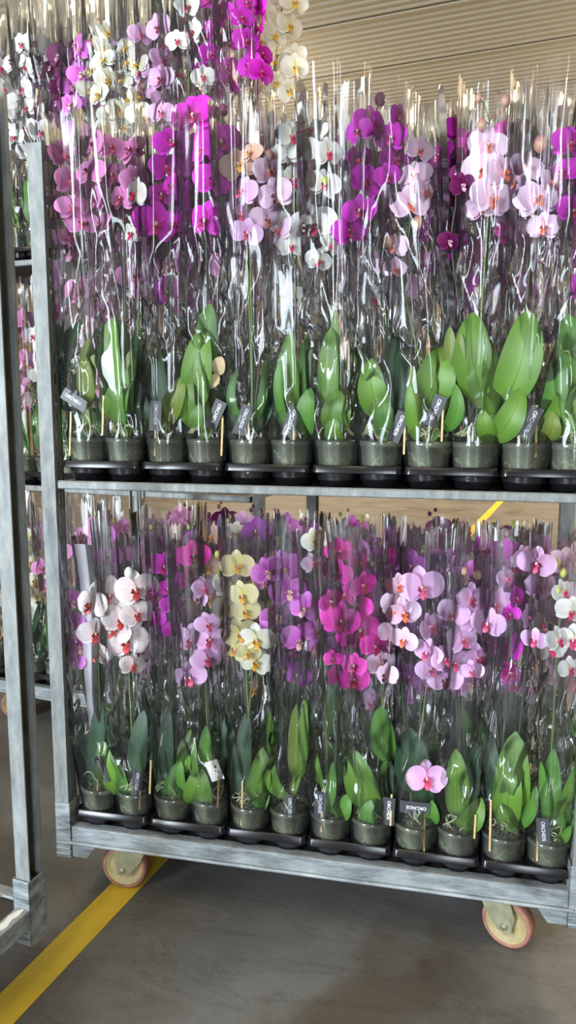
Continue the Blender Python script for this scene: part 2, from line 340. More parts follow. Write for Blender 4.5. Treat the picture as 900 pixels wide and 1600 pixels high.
# ------------------------------------------------------------------ flower trolleys
def ladder(mb, fixed, y0, y1, z0, z1, t, pitch=.05, slot=.028, sw=.014):
    """a perforated plate in the plane x = fixed (thickness t), slots up its middle"""
    yc = (y0+y1)/2; a, b = min(fixed, fixed+t), max(fixed, fixed+t)
    mb.box(a, y0, z0, b, yc-sw/2, z1); mb.box(a, yc+sw/2, z0, b, y1, z1)
    z = z0+.01
    prev = z0
    while z+slot < z1:
        mb.box(a, yc-sw/2, prev, b, yc+sw/2, z); prev = z+slot; z += pitch
    mb.box(a, yc-sw/2, prev, b, yc+sw/2, z1)
LX, LY = 1.35, .565
def post_mb(right, back, z0=.255, z1=1.93):
    mb = MB(); w, d = .038, .046; x0 = LX-w if right else 0; y0 = LY-d if back else 0
    if right and back:                                                      # channel open towards the outside
        mb.box(x0, y0, z0, x0+w, y0+.003, z1); mb.box(x0, y0+d-.003, z0, x0+w, y0+d, z1); mb.box(x0, y0+.003, z0, x0+.003, y0+d-.003, z1)
        mb.box(x0+w-.003, y0+d-.008, z0, x0+w, y0+d-.003, z1)
        for k in range(int((z1-z0-.04)/.05)): mb.box(x0+.003, y0+.016, z0+.02+.05*k, x0+.0045, y0+.030, z0+.045+.05*k)
        return mb
    yf = y0 if not back else y0+d-.003
    mb.box(x0, yf, z0, x0+w, yf+.003, z1)                                   # face plate
    xi = x0 if right else x0+w-.003
    ladder(mb, xi, y0+.003 if not back else y0, y0+d if not back else y0+d-.003, z0, z1, .003)
    xo = x0+w-.003 if right else x0
    mb.box(xo, y0+.003, z0, xo+.003, y0+d*.5, z1)
    ye = y0+d-.003 if not back else y0
    if not back: mb.box(min(xi, xi+(.010 if right else -.010)), ye, z0, max(xi+.003, xi+(.010 if right else -.007)), ye+.003, z1)
    return mb
def caster(root, x, y, yaw, name='caster'):
    # wheel axis along local y, rolled on the floor
    t = MB().box(-.045, -.045, .135, .045, .045, .142)                      # top plate
    t.lathe([(.03, .118), (.034, .124), (.03, .134)], 16, (0, 0, 0))
    for s in (-1, 1):
        yy = s*.026
        t.prism([(-.04, .128), (.04, .128), (.022-.0, .088), (.016-.028, .046), (-.044, .046), (-.052, .088)], 'y', yy-.0015, yy+.0015)
    t.prism([(-.04, .121), (.04, .121), (.04, .128), (-.04, .128)], 'y', -.026, .026)
    t.tube([(-.028, -.034, .0625), (-.028, .034, .0625)], .008, 8)
    c = t.build(name, M['zinc'], root); c.location = (x, y, 0); c.rotation_euler = (0, 0, yaw)
    wx = -.028
    def ring(pr, mt, nm):
        mb = MB(); mb.lathe([(r, h) for r, h in pr], 40, (wx, 0, .0625), 'y'); return mb.build(nm, mt, c)
    ring([(.052, -.019), (.058, -.019), (.0625, -.014), (.0625, .014), (.058, .019), (.052, .019), (.052, -.019)], M['tyre'], 'tyre')
    ring([(.001, -.017), (.012, -.020), (.018, -.020), (.020, -.012), (.046, -.012), (.048, -.017), (.0525, -.017), (.0525, .017), (.048, .017), (.046, .012), (.020, .012), (.018, .020), (.001, .017)], M['ochre'], 'wheel_hub')
    return c
def trolley(loc, rz, label, shelves, casters):
    R_ = empty('flower_trolley', loc, rz); tag(R_, label, 'trolley')
    fr = MB()
    for (ya, yb) in ((0, .004), (LY-.004, LY)):
        fr.box(.03, ya, .150, LX-.03, yb, .196)
        for s in (0, 1):                                                   # gussets beside the corner sockets
            px = [(.03, .112), (.085, .112), (.112, .150), (.03, .150)]
            if s: px = [(LX-a, b) for a, b in px][::-1]
            fr.prism(px, 'y', ya, yb)
    for xa in (0, LX-.004): fr.box(xa, .03, .150, xa+.004, LY-.03, .196)
    fr.box(.03, .004, .189, LX-.03, .03, .196); fr.box(.03, LY-.03, .189, LX-.03, LY-.004, .196)
    fr.box(.004, .03, .189, .034, LY-.03, .196); fr.box(LX-.034, .03, .189, LX-.004, LY-.03, .196)
    fr.tube([(.03, -.004, .152), (LX-.03, -.004, .152)], .005, 8)
    fr.build('base_frame', M['worn'], R_, .0015)
    MB().box(.03, .03, .170, LX-.03, LY-.03, .186).build('base_board', M['board'], R_)
    for sx in (0, 1):
        for sy in (0, 1):
            x0 = LX-.044 if sx else -.002; y0 = LY-.052 if sy else -.003
            sk = MB(); w, d = .046, .055
            sk.box(x0, y0, .106, x0+w, y0+.004, .262); sk.box(x0, y0+d-.004, .106, x0+w, y0+d, .262)
            sk.box(x0, y0, .106, x0+.004, y0+d, .262); sk.box(x0+w-.004, y0, .106, x0+w, y0+d, .262)
            sk.box(x0+.004, y0+.004, .108, x0+w-.004, y0+d-.004, .15)
            for k in range(3): sk.tube([(x0+.002, y0-.001, .118+.016*k), (x0+w-.002, y0-.001, .118+.016*k)], .004, 6)
            sk.build('corner_socket', M['worn'], R_, .0015)
            post_mb(sx, sy).build('post', M['galv'], R_)
    for (x, y, yaw) in casters: caster(R_, x, y, yaw)
    for z in shelves:
        s = MB()
        for yy in (-.002, LY-.012):
            s.prism([(yy, z-.019), (yy+.004, z-.021), (yy+.014, z-.021), (yy+.018, z-.017), (yy+.018, z-.004), (yy+.014, z), (yy+.004, z), (yy, z-.004)], 'x', .046, LX-.046)
        for xx in (.05, LX-.068): s.box(xx, .012, z-.018, xx+.018, LY-.012, z-.002)
        for xx in (.018, LX-.048):
            for yy in (.012, LY-.03): s.tube([(xx, yy+.012, z-.014), (xx+.03, yy+.012, z-.014)], .007, 8)
        o = s.build('shelf', M['galv'], R_, .0012)
        MB().box(.068, .014, z-.016, LX-.068, LY-.014, z-.006).build('shelf_board', M['board'], o)
        MB().tube([(.05, LY-.05, z-.045), (.62, LY-.05, z-.05)], .007, 8).build('shelf_hook_rail', M['galv'], o)
    return R_
ZS, ZB = 1.127, .196
trolley((0, 0, 0), 0, 'galvanised metal trolley carrying two tiers of sleeved orchids', [ZS],
        [(.195, .07, 0.05), (1.155, .07, math.pi-.42), (.18, .48, .3), (1.16, .48, 1.2)])
# empty trolley at the left edge: its rear right corner stands at (.127, -.29)
c_, s_ = math.cos(BROT), math.sin(BROT)
def corner_loc(px, py, cx, cy): return (px-(cx*c_-cy*s_), py-(cx*s_+cy*c_), 0)
A_LOC = corner_loc(.128, -.283, LX, LY)
trolley(A_LOC, BROT, 'empty galvanised trolley at the left edge with a bare dark base board', [], [(.18, .1, .4), (1.02, .47, .2), (.18, .48, .3), (1.16, .09, 1.2)])
C_LOC = corner_loc(.385, .742, LX, 0)
CZ1, CZ2 = 1.005, 1.84
trolley(C_LOC, BROT, 'galvanised trolley behind, stacked with orchids on three levels', [CZ1, CZ2], [(.2, .1, .4), (1.1, .1, .2), (.18, .48, .3), (1.16, .48, 1.2)])
def A2W(x, y, z): return Vector((A_LOC[0]+x*c_-y*s_, A_LOC[1]+x*s_+y*c_, z))
def C2W(x, y, z): return Vector((C_LOC[0]+x*c_-y*s_, C_LOC[1]+x*s_+y*c_, z))
# torn sticker on the side rail, fallen leaf on the board
mb = MB(); random.seed(5)
pts = [(0, 0), (.012, -.004), (.03, .002), (.05, -.003), (.075, .004), (.082, .014), (.06, .018), (.045, .013), (.02, .02), (.004, .013)]
mb.prism([(p[1], p[0]) for p in pts], 'z', 0, .0008)
o = mb.build('paper_sticker', M['whitecard']); o.location = A2W(LX-.026, LY-.135, .1963); o.rotation_euler = (0, 0, BROT)
tag(o, 'torn pale sticker on the side rail of the empty trolley', 'sticker')

# ------------------------------------------------------------------ leaves, flowers, pots, sleeves
def leaf_mb(base, tip, width, bulge=.02, face=Vector((0, -1, 0)), fold=.12, side=0., nL=12, nW=6, roundness=1.):
    base, tip, face = Vector(base), Vector(tip), Vector(face).normalized()
    d = tip-base; s = d.cross(face).normalized(); f = s.cross(d).normalized()*1.
    if f.dot(face) < 0: f = -f
    ctrl = (base+tip)/2+f*bulge*2+s*side*2
    vs = []; uv = []
    for i in range(nL+1):
        t = i/nL; c = base*(1-t)**2+ctrl*2*t*(1-t)+tip*t*t
        q = min(1, max(0, t))**(.85*roundness)
        w = width*.5*max(0.0, 1-(2*q-1)**2)**.55
        w = max(w, width*.5*(.30*(1-t)**1.2)) if t < .5 else w
        if i == nL: w = width*.03
        for j in range(nW+1):
            v = j/nW*2-1
            off = s*(v*w)+f*(abs(v)**1.3*w*fold*2-w*fold*.5)+f*math.sin(t*9+v*2)*width*.012
            vs.append(c+off); uv.append((j/nW, t))
    k = nW+1
    fs = [(i*k+j, i*k+j+1, (i+1)*k+j+1, (i+1)*k+j) for i in range(nL) for j in range(nW)]
    return MB().add(vs, fs, 0, uv, True)
def petal(mb, ang, length, wid, cup, back, seed, z0=0., lean=0., nL=9, nW=6, shape='petal', mi=0):
    """petal in the xz plane facing -y; ang from +x"""
    rnd = random.Random(seed); ca, sa = math.cos(ang), math.sin(ang); vs = []; uv = []
    ph = rnd.random()*6
    for i in range(nL+1):
        t = (1-math.cos(math.pi*i/nL))/2
        if shape == 'petal': w = wid*.5*(max(0, 1-(2*t**.95-1)**2)**.5)
        else: w = wid*.5*(max(0, 1-(2*t**.95-1)**2)**.6)
        if i == 0: w = wid*.14
        if i == nL: w = 1e-4
        for j in range(nW+1):
            v = j/nW*2-1; r = length*t
            y = -cup*(v*v)*w*1.2 + back*t*t*length + math.sin(t*5+v*2.5+ph)*length*.03 + z0
            x_, z_ = r, v*w
            vs.append((x_*ca-z_*sa, y, x_*sa+z_*ca)); uv.append((j/nW, .04+t*.96))
    k = nW+1
    mb.add(vs, [(i*k+j, i*k+j+1, (i+1)*k+j+1, (i+1)*k+j) for i in range(nL) for j in range(nW)], mi, uv, True)
def bloom_parts(seed):
    """unit blossom: radius 1"""
    rnd = random.Random(seed); p = MB(); R2 = math.radians
    cup = rnd.uniform(-.1, .3); back = rnd.uniform(-.12, .28)
    petal(p, R2(90+rnd.uniform(-6, 6)), .95, .66, .12, back, seed, .03, shape='sepal')
    petal(p, R2(215+rnd.uniform(-8, 8)), .90, .62, .12, back+.05, seed+1, .03, shape='sepal')
    petal(p, R2(325+rnd.uniform(-8, 8)), .90, .62, .12, back+.05, seed+2, .03, shape='sepal')
    petal(p, R2(14+rnd.uniform(-5, 5)), 1.04, 1.16, cup, back, seed+3, -.02)
    petal(p, R2(166+rnd.uniform(-5, 5)), 1.04, 1.16, cup, back, seed+4, -.02)
    l = MB()
    for s in (-1, 1):                                                         # upright side lobes
        vs = []; 
        for i in range(5):
            for j in range(4):
                t, v = i/4, j/3; vs.append((s*(.05+.16*math.sin(v*2.6)*t**.5), -.06-.26*t, -.08+.30*(v-.35)*math.sin(.5+t*2.2)))
        l.add(vs, [(i*4+j, i*4+j+1, (i+1)*4+j+1, (i+1)*4+j) for i in range(4) for j in range(3)], 0, None, True)
    vs = []
    for i in range(6):                                                        # mid lobe, arrow shaped, pointing down and forward
        t = i/5; w = .16*math.sin(.4+t*2.5)
        for v in (-1, -.4, .4, 1): vs.append((v*w, -.10-.30*math.sin(t*2.0)+abs(v)*.03, -.08-.40*t))
    l.add(vs, [(i*4+j, i*4+j+1, (i+1)*4+j+1, (i+1)*4+j) for i in range(5) for j in range(3)], 0, None, True)
    l.ball((0, -.10, -.02), .07, 1, 8, 1.); l.tube([(0, .02, .02), (0, -.12, .05), (0, -.20, .0)], [.05, .07, .05], 7, 1)
    return p, l
BLOOM = {}
_parts = [bloom_parts(100+7*i) for i in range(6)]
def bloom_mesh(kind, v, what):
    key = (kind, v, what)
    if key not in BLOOM:
        p, l = _parts[v]; pm, lm, _ = PET[kind]
        if what == 'petals': me = p.mesh('blossom', [pm])
        elif what == 'lip': me = l.mesh('lip', [lm, M['column']])
        else:
            q = MB(); q.add(p.v, p.f, 0, p.uv, True); o = len(q.v); q.v += l.v; q.uv += l.uv
            q.f += [tuple(i+o for i in f) for f in l.f]; q.mi += [1+a for a in l.mi]; q.sm += l.sm; me = q.mesh('blossom', [pm, lm, M['column']])
        BLOOM[key] = me
    return BLOOM[key]

# sleeves: crumpled conical film bags, a few shapes shared by all plants
def sleeve_mesh(seed, H, r0=.050, rim=.058, top=.082, nT=104, nZ=90):
    rnd = random.Random(seed); noise.seed_set(seed)
    def polygon(n, jr):
        """radius over angle of a bag folded into n flat panels"""
        an = sorted((2*math.pi*(k+rnd.uniform(-.36, .36))/n) for k in range(n)); ra = [1+rnd.uniform(-jr, jr) for _ in an]; out = []
        for k in range(nT):
            th = 2*math.pi*k/nT; j = 0
            while j < n and an[j] <= th: j += 1
            a0, r0_ = (an[j-1], ra[j-1]) if j > 0 else (an[-1]-2*math.pi, ra[-1])
            a1, r1_ = (an[j], ra[j]) if j < n else (an[0]+2*math.pi, ra[0])
            p0 = (r0_*math.cos(a0), r0_*math.sin(a0)); p1 = (r1_*math.cos(a1), r1_*math.sin(a1)); dx, dy = p1[0]-p0[0], p1[1]-p0[1]
            den = math.cos(th)*dy-math.sin(th)*dx; out.append((p0[0]*dy-p0[1]*dx)/den if abs(den) > 1e-6 else 1.)
        return np.array(out)
    P1, P2, P3 = polygon(11, .07), polygon(9, .13), polygon(13, .16)
    pts3 = [(rnd.uniform(0, 2*math.pi), (.13+.55*rnd.random()**1.6)*H, rnd.uniform(.035, .075), rnd.uniform(-7, 7)) for _ in range(34)]
    seam = rnd.uniform(-.4, .4); vs = []; uv = []
    topj = [rnd.uniform(-.010, .010) for _ in range(nT)]; tw = rnd.uniform(-.25, .25)
    for i in range(nZ+1):
        t = i/nZ; z = H*t
        if z < .10: r = r0+(rim-r0)*(z/.10)
        else: q = (z-.10)/(H-.10); r = rim+(top-rim)*(q**.8)
        g = min(1, max(0, (z-.09)/.10)); h = min(1, max(0, (t-.35)/.65))
        for k in range(nT):
            th = 2*math.pi*k/nT; kk = int(round(k+tw*t*nT/6)) % nT
            c, s = math.cos(th), math.sin(th)
            rr = r*(1+g*((P1[k]*(1-h)+P2[kk]*h*.55+P3[k]*h*.45)-1)+g*.03)
            dmin = 1.
            for (f0, z0, w0, sk) in pts3:                                     # cone-like dents with creased edges
                dth = (th-f0+math.pi) % (2*math.pi)-math.pi
                d = (abs(dth+(z-z0)*sk)*r*.9+abs(z-z0)*(.75 if z0 < .4*H else .35)+.2*math.hypot(dth*r, (z-z0)*.5))/w0
                if d < dmin: dmin = d
            rr -= (.021 if t < .45 else .021-.012*(t-.45)/.55)*(1-dmin)*g
            rr += g*.004*noise.noise(Vector((c*1.6, s*1.6, z*1.8)))
            for sd in (seam, seam+math.pi):                                   # welded side seams stick out
                dth = (th-sd+math.pi) % (2*math.pi)-math.pi
                if abs(dth) < .035 and z > .08: rr += .009*min(1, (z-.08)*6)
            zz = z+(topj[k] if i == nZ else 0)
            vs.append((c*rr, s*rr, zz)); uv.append((k/nT, t))
    fs = [(i*nT+k, i*nT+(k+1) % nT, (i+1)*nT+(k+1) % nT, (i+1)*nT+k) for i in range(nZ) for k in range(nT)]
    return MB().add(vs, fs, 0, uv, True).mesh('film_sleeve', [M['film']])
SLV = [sleeve_mesh(11+i, .93 if i < 6 else .84) for i in range(10)]            # 0-5 tall, 6-9 shorter
pot_me = MB().lathe([(.001, .003), (.038, .003), (.0405, .006), (.0475, .050), (.0515, .088), (.0545, .090), (.0545, .101), (.0515, .102), (.0495, .090), (.0455, .050), (.039, .008)], 28).mesh('clear_pot', [M['pot']])
def mix_mesh(seed):
    rnd = random.Random(seed); mb = MB()
    mb.lathe([(.001, .010), (.0370, .010), (.0485, .086), (.040, .090), (.001, .093)], 20)
    for _ in range(10):                                                       # bark lumps on top
        a, r = rnd.uniform(0, 6.28), rnd.uniform(0, .036); mb.ball((r*math.cos(a), r*math.sin(a), .094), rnd.uniform(.006, .011), 0, 6, .6)
    return mb.mesh('potting_bark', [M['bark']])
MIX = [mix_mesh(i) for i in range(4)]
def roots_mesh(seed, aerial):
    rnd = random.Random(seed); mb = MB()
    for _ in range(12):                                                        # roots pressed against the pot wall
        a = rnd.uniform(0, 6.28); z = rnd.uniform(.03, .08); pts = []
        for k in range(7):
            rr = .0385+.0112*(z-.010)/.076; pts.append((rr*math.cos(a), rr*math.sin(a), z)); a += rnd.uniform(.05, .25); z = min(.086, max(.015, z+rnd.uniform(-.018, .014)))
        mb.tube(smooth_path(pts, 3), rnd.uniform(.0014, .0026), 5)
    for _ in range(aerial):                                                   # roots arching over the rim
        a = rnd.uniform(-2.8, -.3); pts = [(.006*math.cos(a), .006*math.sin(a), .10)]
        for k in range(5):
            q = (k+1)/5; rr = .010+.040*q; pts.append((rr*math.cos(a), rr*math.sin(a), .112+.022*math.sin(q*3.0)*rnd.uniform(.4, 1.3))); a += rnd.uniform(-.45, .45)
        mb.tube(smooth_path(pts, 3), rnd.uniform(.0013, .0022), 5)
    return mb.mesh('roots', [M['root']])
ROOT = [roots_mesh(i, 3+i*2) for i in range(4)]
tc_ = bpy.data.curves.new('t', 'FONT'); tc_.body = 'ORCHIDS'; tc_.size = .0125; tc_.align_x = 'CENTER'; tc_.align_y = 'CENTER'; tc_.extrude = .0001; tc_.offset = .00018
to_ = bpy.data.objects.new('t', tc_); COL.objects.link(to_); bpy.context.view_layer.update()
TXT = bpy.data.meshes.new_from_object(to_.evaluated_get(bpy.context.evaluated_depsgraph_get())); TXT.materials.clear(); TXT.materials.append(M['print'])
bpy.data.objects.remove(to_)
card_me = MB().prism([(-.0165, -.040), (.0165, -.040), (.0165, .040), (-.0165, .040)], 'y', 0, .0007).mesh('care_tag', [M['card']])
wcard_me = MB().prism([(-.018, -.027), (.018, -.027), (.018, .027), (-.018, .027)], 'y', 0, .0007).mesh('care_tag', [M['whitecard']])
wprint_me = MB().prism([(.002, .006), (.008, .004), (.009, .012), (.004, .014)], 'y', -.0002, 0).prism([(.001, -.004), (.004, -.004), (.004, .001), (.001, .001)], 'y', -.0002, 0).prism([(.007, -.010), (.010, -.010), (.010, -.002), (.007, -.002)], 'y', -.0002, 0).mesh('print', [M['ink']])
LEAVES_BACK = [leaf_mb((0, 0, 0), (sx, -.01, h), w, .03, (sx*4, -1, 0)).mesh('leaf', [M[k]]) for sx, h, w, k in ((.06, .24, .055, 'leafD'), (-.05, .30, .06, 'leafM'), (.02, .34, .05, 'leafD'), (-.03, .2, .06, 'leafM'))]

RND = random.Random(77)
def plant_base(loc, tall, rnd, sleeve=True, lean=(0, 0), si=None, sc=1., roots=True):
    root = empty('potted_orchid', loc)
    link('clear_pot', pot_me, root); a = rnd.uniform(0, 6.28)
    link('potting_bark', rnd.choice(MIX), root, rot=(0, 0, a))
    if roots: link('roots', rnd.choice(ROOT), root, rot=(0, 0, rnd.uniform(-.5, .5)))
    if sleeve:
        me = SLV[si if si is not None else (rnd.randrange(6) if tall else 6+rnd.randrange(4))]
        s = link('film_sleeve', me, root, (0, 0, .012), (lean[1], lean[0], rnd.uniform(0, 6.28))); s.rotation_mode = 'XYZ'
        s.scale = (1, 1, sc)
    return root
def spike(root, pts, blooms, kindstem, stake_top=None):
    """pts: world points of the stalk; blooms: world centres to join by pedicels"""
    o = root.location; path = [p-o for p in smooth_path(pts, 7)]; n_ = len(path)
    mb = MB().tube(path, [.0030-.0018*(i/n_) for i in range(n_)], 6)
    for b in blooms:
        b = b-o; cand = [p for p in path if p.z < b.z+.02] or path[-3:]; q = min(cand, key=lambda p: (p-b).length+.3*max(0, p.z-b.z))
        mid = (q+b)/2+Vector((0, .004, .012)); mb.tube(smooth_path([q, mid, b+Vector((0, .006, 0))], 4), .0012, 5)
    mb.build('flower_spike', M[kindstem], root)
    if stake_top is not None:
        s = MB().tube([Vector((.006, .004, .03)), stake_top-o], .0021, 6); s.ball(tuple((stake_top-o)*.62+Vector((.006, .004, .03))*.38), .005, 0, 6); s.build('support_stake', M['stake'], root)
def put_bloom(root, c, r, kind, rnd, front, yaw=None, v=None):
    o = root.location; v = rnd.randrange(6) if v is None else v
    yaw = rnd.gauss(0, .7) if yaw is None else yaw
    rot = Euler((rnd.uniform(-.30, .18), rnd.uniform(-.28, .28), yaw+.12), 'XYZ')
    if front:
        b = link('blossom', bloom_mesh(kind, v, 'petals'), root, c-o, rot); b.scale = (r, r, r)
        link('lip', bloom_mesh(kind, v, 'lip'), b)
    else:
        b = link('blossom', bloom_mesh(kind, v, 'all'), root, c-o, rot); b.scale = (r, r, r)
    return b

# ---- front rows, plant by plant.  A leaf: (tip px, tip py, base px, base py, width px, tone, bulge, side)
# flowers: list of spikes (kind, blooms [(px, py, radius px, yaw)], buds [(px, py, r px, tone)], stalk tone, top point)
# tag: (px, py, tilt deg) or None; stick: (px, top py, bottom py)
TOP = [
 dict(x=124, lf=[(97, 482, 88, 600, 24, 'D', .01, 0), (127, 500, 98, 640, 36, 'D', .02, -.02), (140, 528, 135, 640, 32, 'O', .01, 0)], tag=(116, 625, -58), stick=(110, 645, 712),
      fl=[('dusky', [(100, 245, 26, .9), (128, 232, 24, -.6), (108, 285, 24, 1.), (140, 268, 26, -.3), (112, 325, 24, .5), (150, 312, 26, -1.0), (128, 350, 24, .3), (158, 350, 22, -.7), (108, 372, 16, .9)], [], 'darkstem', (118, 240)),
          ], words='with dusky pink blossoms beside the left post'),
 dict(x=187, lf=[(176, 496, 190, 622, 50, 'B', .02, -.008), (206, 545, 200, 650, 26, 'O', .01, 0), (213, 560, 196, 640, 24, 'M', .01, 0), (182, 596, 188, 662, 40, 'B', .02, 0), (200, 602, 192, 664, 24, 'M', .012, 0)], tag=None, stick=(161, 620, 680),
      fl=[('dusky', [(150, 225, 26, -1.), (172, 232, 24, .6), (205, 235, 25, -.4), (175, 275, 24, .2), (210, 280, 22, .5), (190, 310, 24, -.5)], [], 'darkstem', (180, 225)),
          ('white', [(212, 303, 25, -.7), (222, 340, 18, 1.0), (207, 365, 20, -.5)], [], 'stem', (218, 290))], words='with a broad upright leaf and two small white blossoms'),
 dict(x=253, lf=[(212, 520, 245, 640, 44, 'D', .02, -.02), (245, 540, 258, 650, 30, 'D', .015, 0), (287, 588, 258, 662, 38, 'O', .02, .012), (226, 590, 246, 664, 30, 'D', .02, -.02)], tag=(243, 650, 4), stick=(243, 632, 712),
      fl=[('magenta', [(266, 222, 27, .3), (258, 262, 26, .8), (270, 290, 20, -.5), (243, 350, 34, .5), (277, 352, 26, -.8), (252, 305, 22, 0.2)], [(262, 205, 7, 'd')], 'darkstem', (262, 210))], words='with magenta blossoms and dark bluish leaves'),
 dict(x=318, lf=[(328, 474, 318, 610, 40, 'M', .01, .0), (318, 512, 306, 640, 52, 'B', .03, .008), (298, 590, 306, 672, 30, 'B', .02, -.01), (312, 630, 316, 676, 26, 'B', .02, 0)], tag=(337, 648, 25), stick=(347, 655, 712), dry=(340, 585),
      fl=[('magenta', [(303, 182, 34, -.2), (345, 222, 32, .3), (318, 228, 36, -.3), (306, 255, 34, .4), (333, 280, 30, .2), (322, 345, 30, -.4), (298, 310, 26, .9)], [(349, 172, 8, 'd'), (326, 160, 7, 'd')], 'darkstem', (322, 165))], words='with tall vivid magenta blossoms and a withered one'),
 dict(x=388, lf=[(372, 575, 384, 668, 16, 'M', .02, -.02), (414, 560, 396, 668, 16, 'M', .02, .02), (352, 600, 378, 674, 26, 'D', .02, -.02), (420, 600, 398, 674, 24, 'D', .02, .02)], tag=(380, 656, 22), stick=(388, 632, 740),
      fl=[('pale', [(420, 268, 26, .7), (432, 305, 28, -.4), (418, 345, 28, .3), (438, 362, 24, -.9)], [(421, 243, 8, 'b')], 'darkstem', (402, 255)),
          ('peach', [(372, 258, 28, .2), (392, 240, 20, -.5)], [], 'stem', (375, 250)),
          ('lilac', [(380, 300, 26, -.6), (372, 335, 26, .6), (385, 365, 24, .2)], [], 'stem', (378, 290))], words='with peach and pale lilac blossoms and slim leaves'),
 dict(x=458, lf=[(455, 518, 462, 640, 34, 'B', .02, -.004), (480, 522, 474, 640, 22, 'M', .01, 0), (425, 590, 452, 674, 16, 'D', .02, -.01), (486, 606, 481, 682, 34, 'M', .02, 0), (438, 560, 455, 674, 16, 'M', .02, -.01)], tag=(455, 658, 17), stick=(460, 640, 720),
      fl=[('white', [(455, 215, 26, .5), (432, 245, 20, -.6), (472, 235, 26, -.3), (458, 285, 32, .2), (440, 308, 22, -.8), (447, 350, 22, .6), (455, 385, 20, .2)], [], 'darkstem', (458, 210))], words='with white purple-lipped blossoms and a tall narrow leaf'),
 dict(x=530, lf=[(523, 486, 525, 620, 18, 'B', .006, 0), (517, 512, 516, 650, 34, 'B', .02, 0), (526, 608, 527, 678, 46, 'B', .03, 0), (520, 650, 523, 690, 30, 'B', .02, 0)], tag=None, stick=None,
      fl=[('white', [(488, 205, 24, -.4), (512, 240, 24, .5), (505, 290, 26, .3), (490, 355, 36, -.1), (515, 385, 18, .8), (497, 408, 20, .3)], [(508, 283, 6, 'g')], 'stem', (500, 200))], words='with one large white carmine-lipped blossom lowest on its spray'),
 dict(x=602, lf=[(556, 538, 590, 615, 20, 'B', .008, -.005), (580, 560, 605, 660, 46, 'B', .03, -.016), (596, 622, 606, 682, 36, 'M', .02, -.004), (622, 525, 612, 655, 40, 'D', .01, .01)], tag=(622, 667, 22), stick=(632, 650, 710),
      fl=[('magenta', [(577, 193, 27, .6), (560, 205, 22, -.5), (572, 285, 28, .5), (562, 330, 26, -.2), (545, 362, 26, .3), (558, 252, 24, .9)], [(594, 155, 9, 'd')], 'darkstem', (590, 165)),
          ('magenta', [(622, 185, 22, .9), (612, 215, 26, -.5), (618, 250, 24, .4), (605, 275, 20, .1)], [], 'darkstem', (625, 180))], words='with two sprays of narrow magenta blossoms'),
 dict(x=676, lf=[(690, 543, 660, 636, 62, 'B', .03, .01), (642, 570, 652, 680, 22, 'O', .01, 0), (703, 510, 702, 620, 24, 'O', .01, 0), (720, 520, 706, 625, 22, 'O', .01, .004), (712, 600, 692, 676, 26, 'M', .02, .015), (640, 600, 650, 688, 20, 'B', .02, 0)], tag=(680, 642, 21), stick=(691, 640, 690),
      fl=[('pale', [(655, 235, 22, .4), (648, 275, 26, -.3), (640, 320, 30, .2), (662, 300, 22, .8), (618, 385, 22, -.7), (616, 420, 18, .3)], [(632, 309, 5, 'b'), (643, 318, 6, 'b'), (617, 340, 7, 'b'), (618, 352, 7, 'b'), (653, 348, 9, 'b'), (607, 378, 10, 'b')], 'stem', (640, 300))], words='with brown buds, pale blossoms and a fan-shaped leaf'),
 dict(x=752, lf=[(738, 488, 765, 640, 62, 'B', .03, -.02), (765, 530, 768, 650, 30, 'B', .02, -.005), (826, 484, 782, 640, 66, 'B', .03, .02), (816, 606, 768, 690, 44, 'B', .035, .012), (752, 640, 772, 690, 30, 'B', .02, -.01)], tag=None, stick=None,
      fl=[('pale', [(762, 228, 30, .1), (757, 268, 34, -.2), (768, 310, 34, .3), (785, 270, 30, .5), (752, 325, 24, -.4)], [(753, 195, 8, 'b'), (790, 158, 8, 'b'), (748, 153, 6, 'b')], 'stem', (765, 190)),
          ('plum', [(722, 290, 20, .2), (701, 378, 18, .4), (716, 268, 16, -.6)], [], 'darkstem', (712, 260))], words='with two huge rounded leaves standing apart like wings'),
 dict(x=835, lf=[(888, 604, 845, 686, 52, 'B', .03, .012), (870, 560, 850, 660, 36, 'M', .02, .01), (806, 640, 830, 690, 22, 'M', .01, -.01), (862, 640, 846, 690, 30, 'O', .02, .01)], tag=(829, 661, 22), stick=(838, 635, 715),
      fl=[('pale', [(822, 262, 27, .3), (805, 285, 22, -.6), (838, 312, 33, .1), (862, 285, 24, .8), (850, 355, 24, -.4)], [(845, 225, 11, 'b'), (822, 198, 9, 'b')], 'darkstem', (845, 215))], words='with pale lilac orange-lipped blossoms and a tilted grey tag'),
 dict(x=905, lf=[(886, 490, 893, 620, 50, 'M', .02, 0), (868, 560, 892, 660, 26, 'D', .01, 0), (905, 600, 900, 680, 40, 'B', .02, 0)], tag=None, stick=None,
      fl=[('magenta', [(890, 225, 28, .2), (880, 270, 26, -.6), (876, 310, 24, .5), (895, 330, 26, .2)], [], 'darkstem', (890, 210))], words='with magenta blossoms cut by the right edge'),
]
